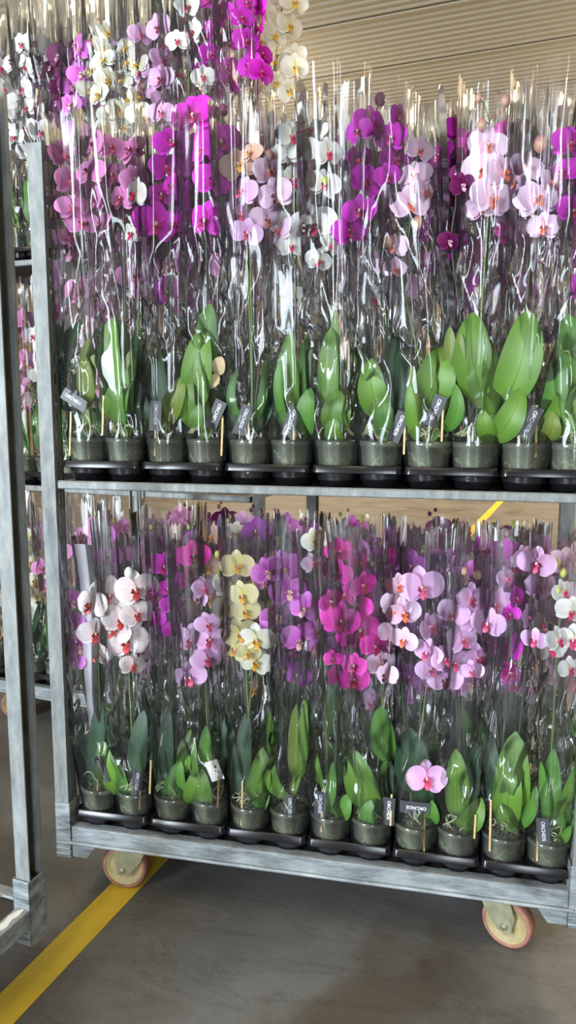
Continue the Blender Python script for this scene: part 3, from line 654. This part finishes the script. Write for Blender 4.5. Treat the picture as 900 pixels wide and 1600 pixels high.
BOT = [
 dict(x=145, lf=[(125, 1120, 138, 1225, 26, 'D', .01, 0), (158, 1090, 150, 1225, 28, 'D', .01, 0)], tag=(157, 1203, -16), stick=(153, 1190, 1250), flap=True,
      fl=[('violet', [(112, 940, 20, .9), (116, 975, 22, -.5), (122, 1010, 22, .6), (118, 1035, 16, -.2)], [], 'stem', (118, 925)),
          ('speckle', [(143, 945, 28, -.4), (150, 990, 27, .2), (151, 1022, 24, .1)], [], 'stem', (150, 930))], words='with violet blossoms beside a milky film strip'),
 dict(x=203, lf=[(160, 1158, 198, 1242, 38, 'B', .03, -.006), (185, 1190, 200, 1246, 20, 'M', .02, 0), (225, 1110, 212, 1235, 34, 'D', .01, 0)], tag=(214, 1223, 6), stick=(219, 1205, 1265),
      fl=[('speckle', [(172, 930, 31, .1), (213, 922, 32, .1), (190, 968, 30, .3), (198, 1003, 32, .1), (182, 985, 26, -.5), (207, 1040, 20, .7), (213, 960, 24, .5)], [(202, 895, 8, 'w')], 'stem', (200, 915))], words='with large white speckled red-lipped blossoms'),
 dict(x=263, lf=[(277, 1192, 268, 1250, 30, 'M', .02, .004), (245, 1130, 256, 1240, 30, 'D', .01, 0), (262, 1100, 262, 1235, 26, 'D', .01, 0)], tag=None, stick=(235, 1190, 1240),
      fl=[('magenta', [(256, 885, 23, .3), (268, 900, 18, -.9), (246, 935, 20, .8), (243, 965, 18, -.4), (268, 945, 18, .6), (270, 985, 17, .2), (262, 920, 16, -.2)], [(266, 853, 5, 'd')], 'darkstem', (262, 865))], words='with narrow magenta blossoms and crossed glinting film folds'),
 dict(x=323, lf=[(298, 1140, 302, 1228, 38, 'B', .03, 0), (322, 1134, 318, 1228, 24, 'M', .01, .004), (311, 1198, 312, 1256, 46, 'B', .03, 0), (283, 1190, 298, 1250, 24, 'M', .02, -.01)], tag=None, wtag=(335, 1204, -22), stick=(341, 1215, 1262),
      fl=[('hot', [(303, 868, 25, .1), (295, 905, 20, .9)], [], 'darkstem', (300, 860)),
          ('lilac', [(318, 920, 20, .9), (300, 1000, 26, -.3), (327, 1000, 28, .2), (322, 1030, 24, .5), (298, 1058, 25, -.1), (325, 975, 20, .3), (312, 935, 16, -.7)], [(312, 908, 6, 'b')], 'stem', (318, 905))], words='with drooping lilac blossoms and a white tag on a stick'),
 dict(x=388, lf=[(411, 1168, 392, 1250, 36, 'B', .025, .01), (421, 1235, 392, 1254, 22, 'M', .02, .01), (386, 1112, 382, 1240, 30, 'D', .01, 0), (352, 1120, 375, 1240, 26, 'D', .01, 0)], tag=None, stick=(378, 1222, 1290),
      fl=[('yellow', [(370, 885, 26, .4), (380, 930, 24, -.3), (374, 990, 26, .4), (384, 955, 22, .1), (368, 1015, 22, -.3), (388, 1020, 18, .3)], [(348, 868, 6, 'g'), (340, 866, 5, 'g'), (393, 930, 6, 'g'), (396, 915, 4, 'g')], 'stem', (374, 880)),
          ('whitey', [(355, 912, 25, .9), (352, 950, 24, .8), (402, 1000, 27, -.2), (400, 1035, 24, .1)], [(349, 895, 10, 'g'), (355, 995, 6, 'g'), (350, 965, 5, 'g')], 'stem', (358, 890))], words='with pale yellow and ivory blossoms'),
 dict(x=450, lf=[(423, 1110, 426, 1200, 16, 'B', .004, 0), (425, 1180, 454, 1250, 24, 'B', .015, -.02), (463, 1100, 460, 1215, 22, 'O', .006, 0), (476, 1094, 470, 1215, 18, 'B', .01, .004)], tag=(453, 1263, 0), stick=(455, 1245, 1300),
      fl=[('violet', [(416, 893, 24, .5), (444, 888, 30, .1), (450, 925, 28, .3), (432, 962, 26, .6), (412, 910, 18, -.3), (422, 985, 18, .2)], [], 'darkstem', (438, 880)),
          ('violet', [(476, 950, 27, -.2), (468, 1000, 28, .2), (490, 985, 20, .6)], [(494, 1018, 8, 'b')], 'darkstem', (475, 940))], words='with round vivid violet-pink blossoms and an upright dark tag'),
 dict(x=513, lf=[(480, 1092, 486, 1178, 18, 'B', .004, .004), (492, 1170, 503, 1226, 17, 'B', .01, -.004), (545, 1240, 520, 1272, 30, 'M', .02, .01), (520, 1190, 508, 1270, 18, 'M', .01, .01)], tag=(500, 1258, 3), stick=(503, 1235, 1300),
      fl=[('whitey', [(493, 845, 21, .1)], [], 'stem', (493, 838)), ('pale', [(488, 880, 18, .7)], [], 'stem', (490, 870)),
          ('hot', [(530, 862, 22, .3), (528, 895, 24, -.3), (532, 970, 30, .1), (516, 940, 20, .7), (520, 1030, 14, 0), (527, 1055, 22, .8), (540, 930, 20, -.9)], [(518, 1022, 9, 'd')], 'darkstem', (540, 855))], words='with hot pink blossoms below one ivory blossom'),
 dict(x=580, lf=[(549, 1170, 582, 1262, 50, 'B', .025, -.006), (596, 1103, 604, 1190, 40, 'M', .01, 0), (580, 1250, 576, 1290, 30, 'M', .02, 0), (610, 1190, 596, 1280, 30, 'D', .01, 0)], tag=(607, 1268, 2), stick=(611, 1243, 1290),
      fl=[('hot', [(562, 880, 20, .9), (566, 915, 24, .7), (560, 945, 24, -.6), (562, 985, 30, .2), (585, 1010, 24, .5), (545, 1000, 20, .2), (553, 1040, 20, -.2), (552, 1062, 24, .3)], [], 'darkstem', (558, 870)),
          ('pale', [(595, 1038, 22, .3), (604, 1055, 20, -.7)], [], 'stem', (598, 1030))], words='with hot pink blossoms and one broad blunt leaf'),
 dict(x=647, lf=[(640, 1138, 655, 1240, 56, 'D', .02, -.01), (665, 1160, 660, 1270, 40, 'D', .01, 0), (675, 1250, 660, 1285, 24, 'M', .02, .01)], tag=(648, 1262, 90), stick=(663, 1262, 1330), low=('lilac', 666, 1217, 32),
      fl=[('pale', [(622, 915, 20, .4), (618, 948, 24, -.3), (630, 958, 26, .2), (612, 990, 22, .1), (632, 1000, 22, -.5)], [], 'stem', (625, 905)),
          ('lilac', [(658, 918, 34, .1), (672, 980, 24, .8), (668, 1020, 24, -.6), (672, 1045, 22, .3)], [], 'stem', (662, 905))], words='with a fallen lilac blossom above a sideways tag'),
 dict(x=716, lf=[(712, 1170, 714, 1276, 38, 'B', .02, 0), (753, 1246, 716, 1292, 36, 'B', .025, .008), (745, 1160, 728, 1275, 26, 'D', .01, 0)], tag=None, stick=(742, 1275, 1310),
      fl=[('lilac', [(708, 958, 24, -.3), (735, 935, 26, .5), (742, 968, 30, .1), (722, 1000, 26, .4), (710, 1035, 27, .2), (696, 1062, 26, -.2), (745, 1028, 26, .4), (738, 1048, 18, -.3), (694, 1030, 22, .6)], [(747, 898, 7, 'b'), (726, 892, 6, 'b')], 'darkstem', (718, 920))], words='with a dense hanging spray of lilac blossoms'),
 dict(x=788, lf=[(806, 1143, 792, 1290, 56, 'B', .025, .004), (803, 1184, 790, 1292, 42, 'B', .035, 0), (838, 1228, 800, 1296, 22, 'M', .02, .008), (768, 1150, 778, 1285, 26, 'D', .01, 0)], tag=None, stick=(766, 1252, 1330),
      fl=[('lilac', [(772, 943, 31, .2), (762, 975, 26, -.4), (790, 905, 20, .8)], [], 'darkstem', (772, 930)),
          ('magenta', [(806, 935, 20, .9), (798, 960, 16, -.5)], [], 'darkstem', (802, 925)),
          ('lilac', [(816, 870, 20, .6), (838, 880, 28, -.3), (842, 915, 26, .4), (826, 965, 22, .9), (835, 1000, 20, -.4)], [], 'darkstem', (835, 865)), ('hot', [(796, 1052, 20, .9)], [], 'darkstem', (800, 1030))], words='with tall paired leaves and leaning lilac sprays'),
 dict(x=857, lf=[(903, 1195, 864, 1284, 34, 'B', .02, .01), (905, 1250, 870, 1296, 36, 'M', .02, .01), (865, 1170, 862, 1280, 28, 'M', .01, 0), (845, 1190, 856, 1290, 16, 'M', .01, 0), (892, 1290, 862, 1308, 20, 'M', .02, 0)], tag=(849, 1301, -6), stick=(840, 1285, 1345),
      fl=[('white', [(858, 1012, 28, .3), (845, 978, 22, .9), (872, 1000, 22, .5), (892, 955, 24, .1), (895, 1000, 26, -.2), (890, 1045, 20, .3), (880, 925, 20, .6)], [(870, 880, 6, 'g'), (872, 922, 5, 'g'), (880, 895, 6, 'g')], 'stem', (878, 890))], words='with white magenta-lipped blossoms in the right corner'),
]
TM = {'B': 'leafB', 'M': 'leafM', 'D': 'leafD', 'O': 'leafO'}; BM = {'b': 'bud', 'g': 'budg', 'd': 'budd', 'w': 'whitecard'}
def front_plant(P, X, z0, tier, idx):
    rnd = random.Random(900+idx+50*(tier == 'upper')); Y = .064
    sx = X
    tall = tier == 'upper'
    # lean of the sleeve towards where its flowers are
    allb = [at(b[0], b[1], .05) for f in P['fl'] for b in f[1]]; mx = sum(b.x for b in allb)/len(allb); mz = sum(b.z for b in allb)/len(allb)
    lean = max(-.10, min(.10, math.atan2(mx-X, mz-z0)))
    root = plant_base(Vector((sx, Y, z0)), tall, rnd, True, (lean, -.02), None, (rnd.uniform(.90, .97) if tall else rnd.uniform(.96, 1.02)))
    tag(root, 'orchid %s, %s tier front row' % (P['words'], tier), 'potted orchid', 'sleeved orchids in the front row of the %s tier' % tier)
    o = root.location
    for k, (tx, ty, bx, by, w, tone, bulge, side) in enumerate(P['lf']):
        Yl = Y-.012-.008*k if tone != 'D' else Y+.02
        tip = at(tx, ty, Yl-.008); base = at(bx, by, Y-.004-.003*k)
        cen = o+Vector((0, 0, .098)); 
        wm = w*depth(tip)/F
        full = by > (P['x']*.0+ (640 if tall else 1215))
        mb = leaf_mb(base-o, tip-o, wm, bulge, (rnd.uniform(-.25, .25), -1, .1), .10, side, 14, 6)
        lf = mb.build('leaf', M[TM[tone]], root)
        if base.z > o.z+.11:                                                  # the leaf runs on down to the crown as a narrow sheath
            sh = leaf_mb(cen-o, base+Vector((0, .002, .012))-o, wm*.45, .004, (0, -1, 0), .10, 0, 6, 4, .6).build('leaf_sheath', M[TM[tone]], lf)
    for (kind, bl, buds, stem, topp) in P['fl']:
        pts = [at(b[0], b[1], Y-.045+rnd.uniform(0, .055)) for b in bl]
        for p, b in zip(pts, bl): put_bloom(root, p, b[2]*depth(p)/F*1.08, kind, rnd, True, b[3])
        bp = [at(b[0], b[1], Y-.02) for b in buds]
        low = min(p.z for p in pts); cx = sum(p.x for p in pts)/len(pts)
        tp = at(topp[0], topp[1], Y)
        base = o+Vector((rnd.uniform(-.012, .012), .006, .095))
        midx = sum(p.x for p in pts if p.z < (low+tp.z)/2+.02)/max(1, len([p for p in pts if p.z < (low+tp.z)/2+.02]))
        spts = [base, base.lerp(Vector((cx, Y, low-.02)), .5)+Vector((rnd.uniform(-.008, .008), .004, 0)), Vector((midx*.5+cx*.5, Y+.004, low-.01)), Vector((cx*.6+tp.x*.4, Y+.002, (low+tp.z)/2)), tp]
        spike(root, spts, pts+bp, stem, at(topp[0]+rnd.uniform(-6, 6), (min(b[1] for b in bl)+max(b[1] for b in bl))/2, Y+.012) if len(bl) > 2 else None)
        for p, b in zip(bp, buds):
            r = b[2]*depth(p)/F; MB().ball((0, 0, 0), r, 0, 10, 1.25).build('bud', M[BM[b[3]]], root).location = p-o
    yt = o.y-.045
    if P['tag']:
        px, py, tl = P['tag']; p = at(px, py, yt); t = link('care_tag', card_me, root, p-o, (0, math.radians(tl), 0)); t.scale = (.9, 1, .9)
        x = link('lettering', TXT, t, (0, -.0006, .004), (math.radians(90), math.radians(90), 0))
        x['label'] = 'white lettering'
    if P.get('wtag'):
        px, py, tl = P['wtag']; t = link('care_tag', wcard_me, root, at(px, py, yt)-o, (0, math.radians(tl), 0)); link('print', wprint_me, t); t['label'] = 'white tag with small black print'
    if P['stick']:
        px, ya, yb = P['stick']; a = at(px+1, ya-2, yt-.003 if not P['tag'] else yt+.003); b = at(px-1, yb, o.y-.0455)
        MB().prism([(-.0022, -.0012), (.0022, -.0012), (.0022, .0012), (-.0022, .0012)], 'z', 0, 1).build('wooden_stick', M['wood'], root)
        st = root.children[-1]; d = a-b; st.location = b-o; st.scale = (1, 1, d.length); st.rotation_euler = Vector((0, 0, 1)).rotation_difference(d).to_euler()
    if P.get('dry'):
        q = at(P['dry'][0], P['dry'][1], yt+.01)
        mb = leaf_mb(Vector(q)-o+Vector((.0, 0, .0)), at(P['dry'][0]+6, P['dry'][1]-28, yt)-o, .036, .006, (0, -1, 0)); 
        m2 = leaf_mb(Vector(q)-o, at(P['dry'][0]-12, P['dry'][1]+22, yt)-o, .026, .004, (0.2, -1, 0)); mb.add(m2.v, m2.f, 0, m2.uv, True)
        mb.build('withered_blossom', M['dry'], root)['label'] = 'dry beige blossom'
    if P.get('low'):
        k, px, py, r = P['low']; q = at(px, py, yt+.0); put_bloom(root, q, r*depth(q)/F, k, rnd, True, .1)
    if P.get('flap'):
        a, b = at(116, 850, Y-.012), at(143, 1165, Y+.0); w = .050
        vs = []; 
        for i in range(13):
            t = i/12; c = a.lerp(b, t)+Vector((.004*math.sin(t*5), .006*math.sin(t*8), 0)); ww = w*(1-.35*t)
            for j in range(4): vs.append(c+Vector((ww*j/3, .004*math.sin(j*1.5), 0))-o)
        MB().add(vs, [(i*4+j, i*4+j+1, (i+1)*4+j+1, (i+1)*4+j) for i in range(12) for j in range(3)], 0, None, True).build('film_flap', M['flap'], root)['label'] = 'milky folded film strip'
    return root

XT = [.0535+.213*i+d for i in range(6) for d in (.051, .155)]; XB = [.052+.2115*i+d for i in range(6) for d in (.051, .155)]
ORD = ['first', 'second', 'third', 'fourth', 'fifth', 'sixth', 'seventh', 'eighth', 'ninth', 'tenth', 'eleventh', 'twelfth', 'thirteenth', 'fourteenth']
for i, P in enumerate(TOP): front_plant(P, XT[i], ZS+.006, 'upper', i)
for i, P in enumerate(BOT): front_plant(P, XB[i], ZB+.0, 'lower', i)

def back_plant(loc, kind, rnd, tall, label, group, detail=1, top=None, lean=(0, 0), nb=None, rb=(.038, .048), spread=.05, bare=False):
    root = plant_base(loc, tall, rnd, True, lean, None, (.93 if tall and loc.z < 1.5 else 1.0) if tall else .90, roots=detail > 1)
    tag(root, label, 'potted orchid', group)
    a = rnd.uniform(0, 6.28)
    for k in range(2 if detail < 2 else 3): 
        me = rnd.choice(LEAVES_BACK); link('leaf', me, root, (0, 0, .098), (0, rnd.uniform(-.1, .1), a+k*math.pi*.9 if detail < 2 else rnd.uniform(-.5, .5)))
    H = (.86 if tall else .78) if top is None else top
    hx, hy = lean[0]*H, -lean[1]*H
    n_ = nb or rnd.randint(7, 10); pts = []
    for k in range(n_):
        t = k/(n_-1); s = -1 if k % 2 else 1
        pts.append(loc+Vector((hx+s*rnd.uniform(.3, 1)*spread*(1-.4*t), hy+rnd.uniform(-spread, spread*.4), H-.03-(1-t)*.32+rnd.uniform(-.01, .01))))
    for p in pts: put_bloom(root, p, rnd.uniform(*rb), kind, rnd, detail > 1, rnd.gauss(0, .6))
    st = loc+Vector((0, .004, .095)); tp = loc+Vector((hx, hy, H))
    spts = [st, st.lerp(tp, .45)+Vector((rnd.uniform(-.012, .012), rnd.uniform(-.01, .01), 0)), st.lerp(tp, .8)+Vector((rnd.uniform(-.008, .008), 0, 0)), tp]
    spike(root, spts, pts, rnd.choice(['stem', 'darkstem']), st.lerp(tp, .72)+Vector((.006, .005, 0)))
    mb = MB(); 
    for k in range(2): mb.ball(tuple(tp-loc+Vector((rnd.uniform(-.012, .012), 0, .008+.012*k))), .006-.001*k, 0, 8, 1.3)
    mb.build('bud', M[rnd.choice(['bud', 'budg', 'budd'])], root)
    return root
rnd = random.Random(4242)
K_TOP = {1: ['dusky', 'dusky', 'magenta', 'dusky', 'peach', 'whitey', 'white', 'lilac', 'magenta', 'hot', 'lilac', 'magenta'],
         2: ['violet', 'yellow', 'violet', 'peach', 'pale', 'white', 'peach', 'purple', 'hot', 'purple', 'pale', 'lilac'],
         3: ['dusky', 'violet', 'pale', 'whitey', 'dusky', 'peach', 'white', 'lilac', 'dusky', 'magenta', 'violet', 'violet']}
for r in (1, 2, 3):
    for i in range(12):
        k = K_TOP[r][i]; loc = Vector((XT[i]+rnd.uniform(-.004, .004), .064+.1035*r, ZS+.006))
        back_plant(loc, k, rnd, True, 'sleeved %s orchid, upper tier, %s row behind the front, %s from left post' % (PET[k][2], ORD[r], ORD[i]), 'sleeved orchids behind the front row of the upper tier', top=rnd.uniform(.74, .84), lean=(rnd.uniform(-.05, .05), 0))
K_BOT = {1: ['violet', 'dusky', 'pale', 'peach', 'peach', 'purple', 'violet', 'lilac', 'purple', 'violet', 'magenta', 'pale'],
         2: ['dusky', 'peach', 'purple', 'yellow', 'purple', 'violet', 'whitey', 'purple', 'violet', 'whitey', 'purple', 'lilac'],
         3: ['purple', 'dusky', 'plum', 'whitey', 'violet', 'whitey', 'purple', 'purple', 'purple', 'plum', 'whitey', 'plum'],
         4: ['dusky', 'dusky', 'plum', 'lilac', 'plum', 'lilac', 'violet', 'purple', 'plum', 'purple', 'plum', 'purple']}
for r in (1, 2, 3, 4):
    for i in range(12):
        k = K_BOT[r][i]; loc = Vector((XB[i]+rnd.uniform(-.004, .004), .064+.1035*r, ZB))
        if r == 4 and i in (0, 11): loc.x += .02 if i == 0 else -.02
        back_plant(loc, k, rnd, False, 'sleeved %s orchid, lower tier, %s row behind the front, %s from left post' % (PET[k][2], ORD[r], ORD[i]), 'sleeved orchids behind the front row of the lower tier', top=rnd.uniform(.70, .82), lean=(rnd.uniform(-.05, .05), 0))
# the trolley behind: top shelf in view above the front trolley, the others only through the gap at the left
K_C = ['white', 'white', 'white', 'white', 'plum', 'violet', 'whitey', 'whitey', 'lilac', 'white', 'magenta', 'magenta', 'dusky']
CX_ = [.06+.103*i for i in range(12)]
C_PX = {}
for r in (0, 1):
    for i in range(12):
        k = K_C[i] if r == 0 else ['white', 'white', 'speckle', 'violet', 'plum', 'purple', 'white', 'lilac', 'pale', 'speckle', 'whitey', 'whitey'][i]; loc = C2W(CX_[i]+.045, .07+.115*r, CZ2+.006)
        back_plant(loc, k, rnd, True, 'sleeved %s orchid on the high shelf behind, %s from left, %s row' % (PET[k][2], ORD[i], ('front', 'second')[r]), 'sleeved orchids on the high shelf of the trolley behind', detail=2 if r == 0 else 1,
                   top=rnd.uniform(.72, .80)+(.10 if i > 8 else 0), lean=(rnd.uniform(-.03, .03)+(.09, .15)[r]*max(0, i-8)/3, 0), rb=(.040, .050), nb=rnd.randint(10, 13), spread=.06)
for zi, zz, nm, ks in ((0, CZ1+.006, 'middle', ['white', 'white', 'dusky', 'white', 'lilac', 'pale']), (1, ZB, 'bottom', ['whitey', 'white', 'whitey', 'dusky', 'dusky', 'dusky'])):
    for i in range(6):
        k = ks[i]; loc = C2W(CX_[i]+.045, .07, zz)
        back_plant(loc, k, rnd, False, 'sleeved %s orchid on the %s level of the trolley behind, %s from left' % (PET[k][2], nm, ORD[i]), 'sleeved orchids low on the trolley behind', detail=2, top=rnd.uniform(.62, .70))

# ------------------------------------------------------------------ trays
def tray_mesh(w=.205, rows=5, pitch=.1035, z_lip=.050):
    mb = MB(); d = rows*pitch+.006; r = .012
    def rr(ins, z):
        pts = []
        for cx, cy, a0 in ((w-r, r, -90), (w-r, d-r, 0), (r, d-r, 90), (r, r, 180)):
            for k in range(4):
                a = math.radians(a0+30*k); rad = max(.001, r-ins); pts.append((cx+rad*math.cos(a), cy+rad*math.sin(a), z))
        return pts
    rings = [rr(.002, z_lip-.019), rr(-.004, z_lip-.018), rr(-.004, z_lip-.016), rr(.0005, z_lip-.003), rr(.002, z_lip), rr(.005, z_lip), rr(.007, z_lip-.004)]
    n_ = len(rings[0]); vs = [p for g in rings for p in g]
    mb.add(vs, [(i*n_+k, i*n_+(k+1) % n_, (i+1)*n_+(k+1) % n_, (i+1)*n_+k) for i in range(len(rings)-1) for k in range(n_)], 0, None, True)
    # deck with cup mouths left open: strips between cups
    zc = z_lip-.004
    mb.box(.008, .004, zc-.001, w-.008, .010, zc); mb.box(.008, d-.010, zc-.001, w-.008, d-.004, zc)
    for i in range(rows):
        for cx in (.0505, .1545):
            cy = .056+pitch*i
            mb.lathe([(.040, .0), (.0425, .001), (.0490, zc-.004), (.0495, zc), (.051, zc+.001)], 24, (cx, cy, 0))
            mb.lathe([(.001, .001), (.038, .001)], 24, (cx, cy, 0))
            # deck ring: circle to square
            q = MB(); vs = []; h = .052
            for k in range(24):
                a = 2*math.pi*k/24; c, s = math.cos(a), math.sin(a); f = 1/max(abs(c), abs(s)); vs.append((cx+.0495*c, cy+.0495*s, zc)); vs.append((cx+h*c*f, cy+h*s*f, zc-.0005))
            mb.add(vs, [(2*k, 2*k+1, (2*k+3) % 48, (2*k+2) % 48) for k in range(24)])
    return mb.mesh('plant_tray', [M['tray']])
TRAY = tray_mesh()
def tray(loc, rz, label, group):
    o = link('plant_tray', TRAY, None, loc, (0, 0, rz)); tag(o, label, 'tray', group)
for i in range(6):
    tray((.0535+.213*i, .008, ZS+.001), 0, 'black plastic tray under the %s pair of pots on the upper tier' % ORD[i], 'black trays on the upper tier')
    tray((.052+.2115*i, .008, ZB-.003), 0, 'black plastic tray under the %s pair of pots on the lower tier' % ORD[i], 'black trays on the lower tier')
for i in range(6):
    tray(C2W(.055+.206*i, .014, CZ2+.001), BROT, 'black plastic tray on the high shelf behind, %s from its left end' % ORD[i], 'black trays on the trolley behind')
    if i < 3:
        tray(C2W(.055+.206*i, .014, CZ1+.001), BROT, 'black plastic tray on the middle shelf behind, %s from its left end' % ORD[i], 'black trays on the trolley behind')
        tray(C2W(.055+.206*i, .014, ZB-.003), BROT, 'black plastic tray on the base of the trolley behind, %s from its left end' % ORD[i], 'black trays on the trolley behind')

# a withered leaf left on the empty base board
o = leaf_mb((0, 0, 0), (.055, .012, .004), .034, .003, (0, 0, 1)).build('fallen_leaf', mat('yellowed_leaf', (.28, .19, .06), .7)); o.location = (-.022, -.30, .189)
tag(o, 'yellowed fallen leaf lying on the bare base board', 'leaf')
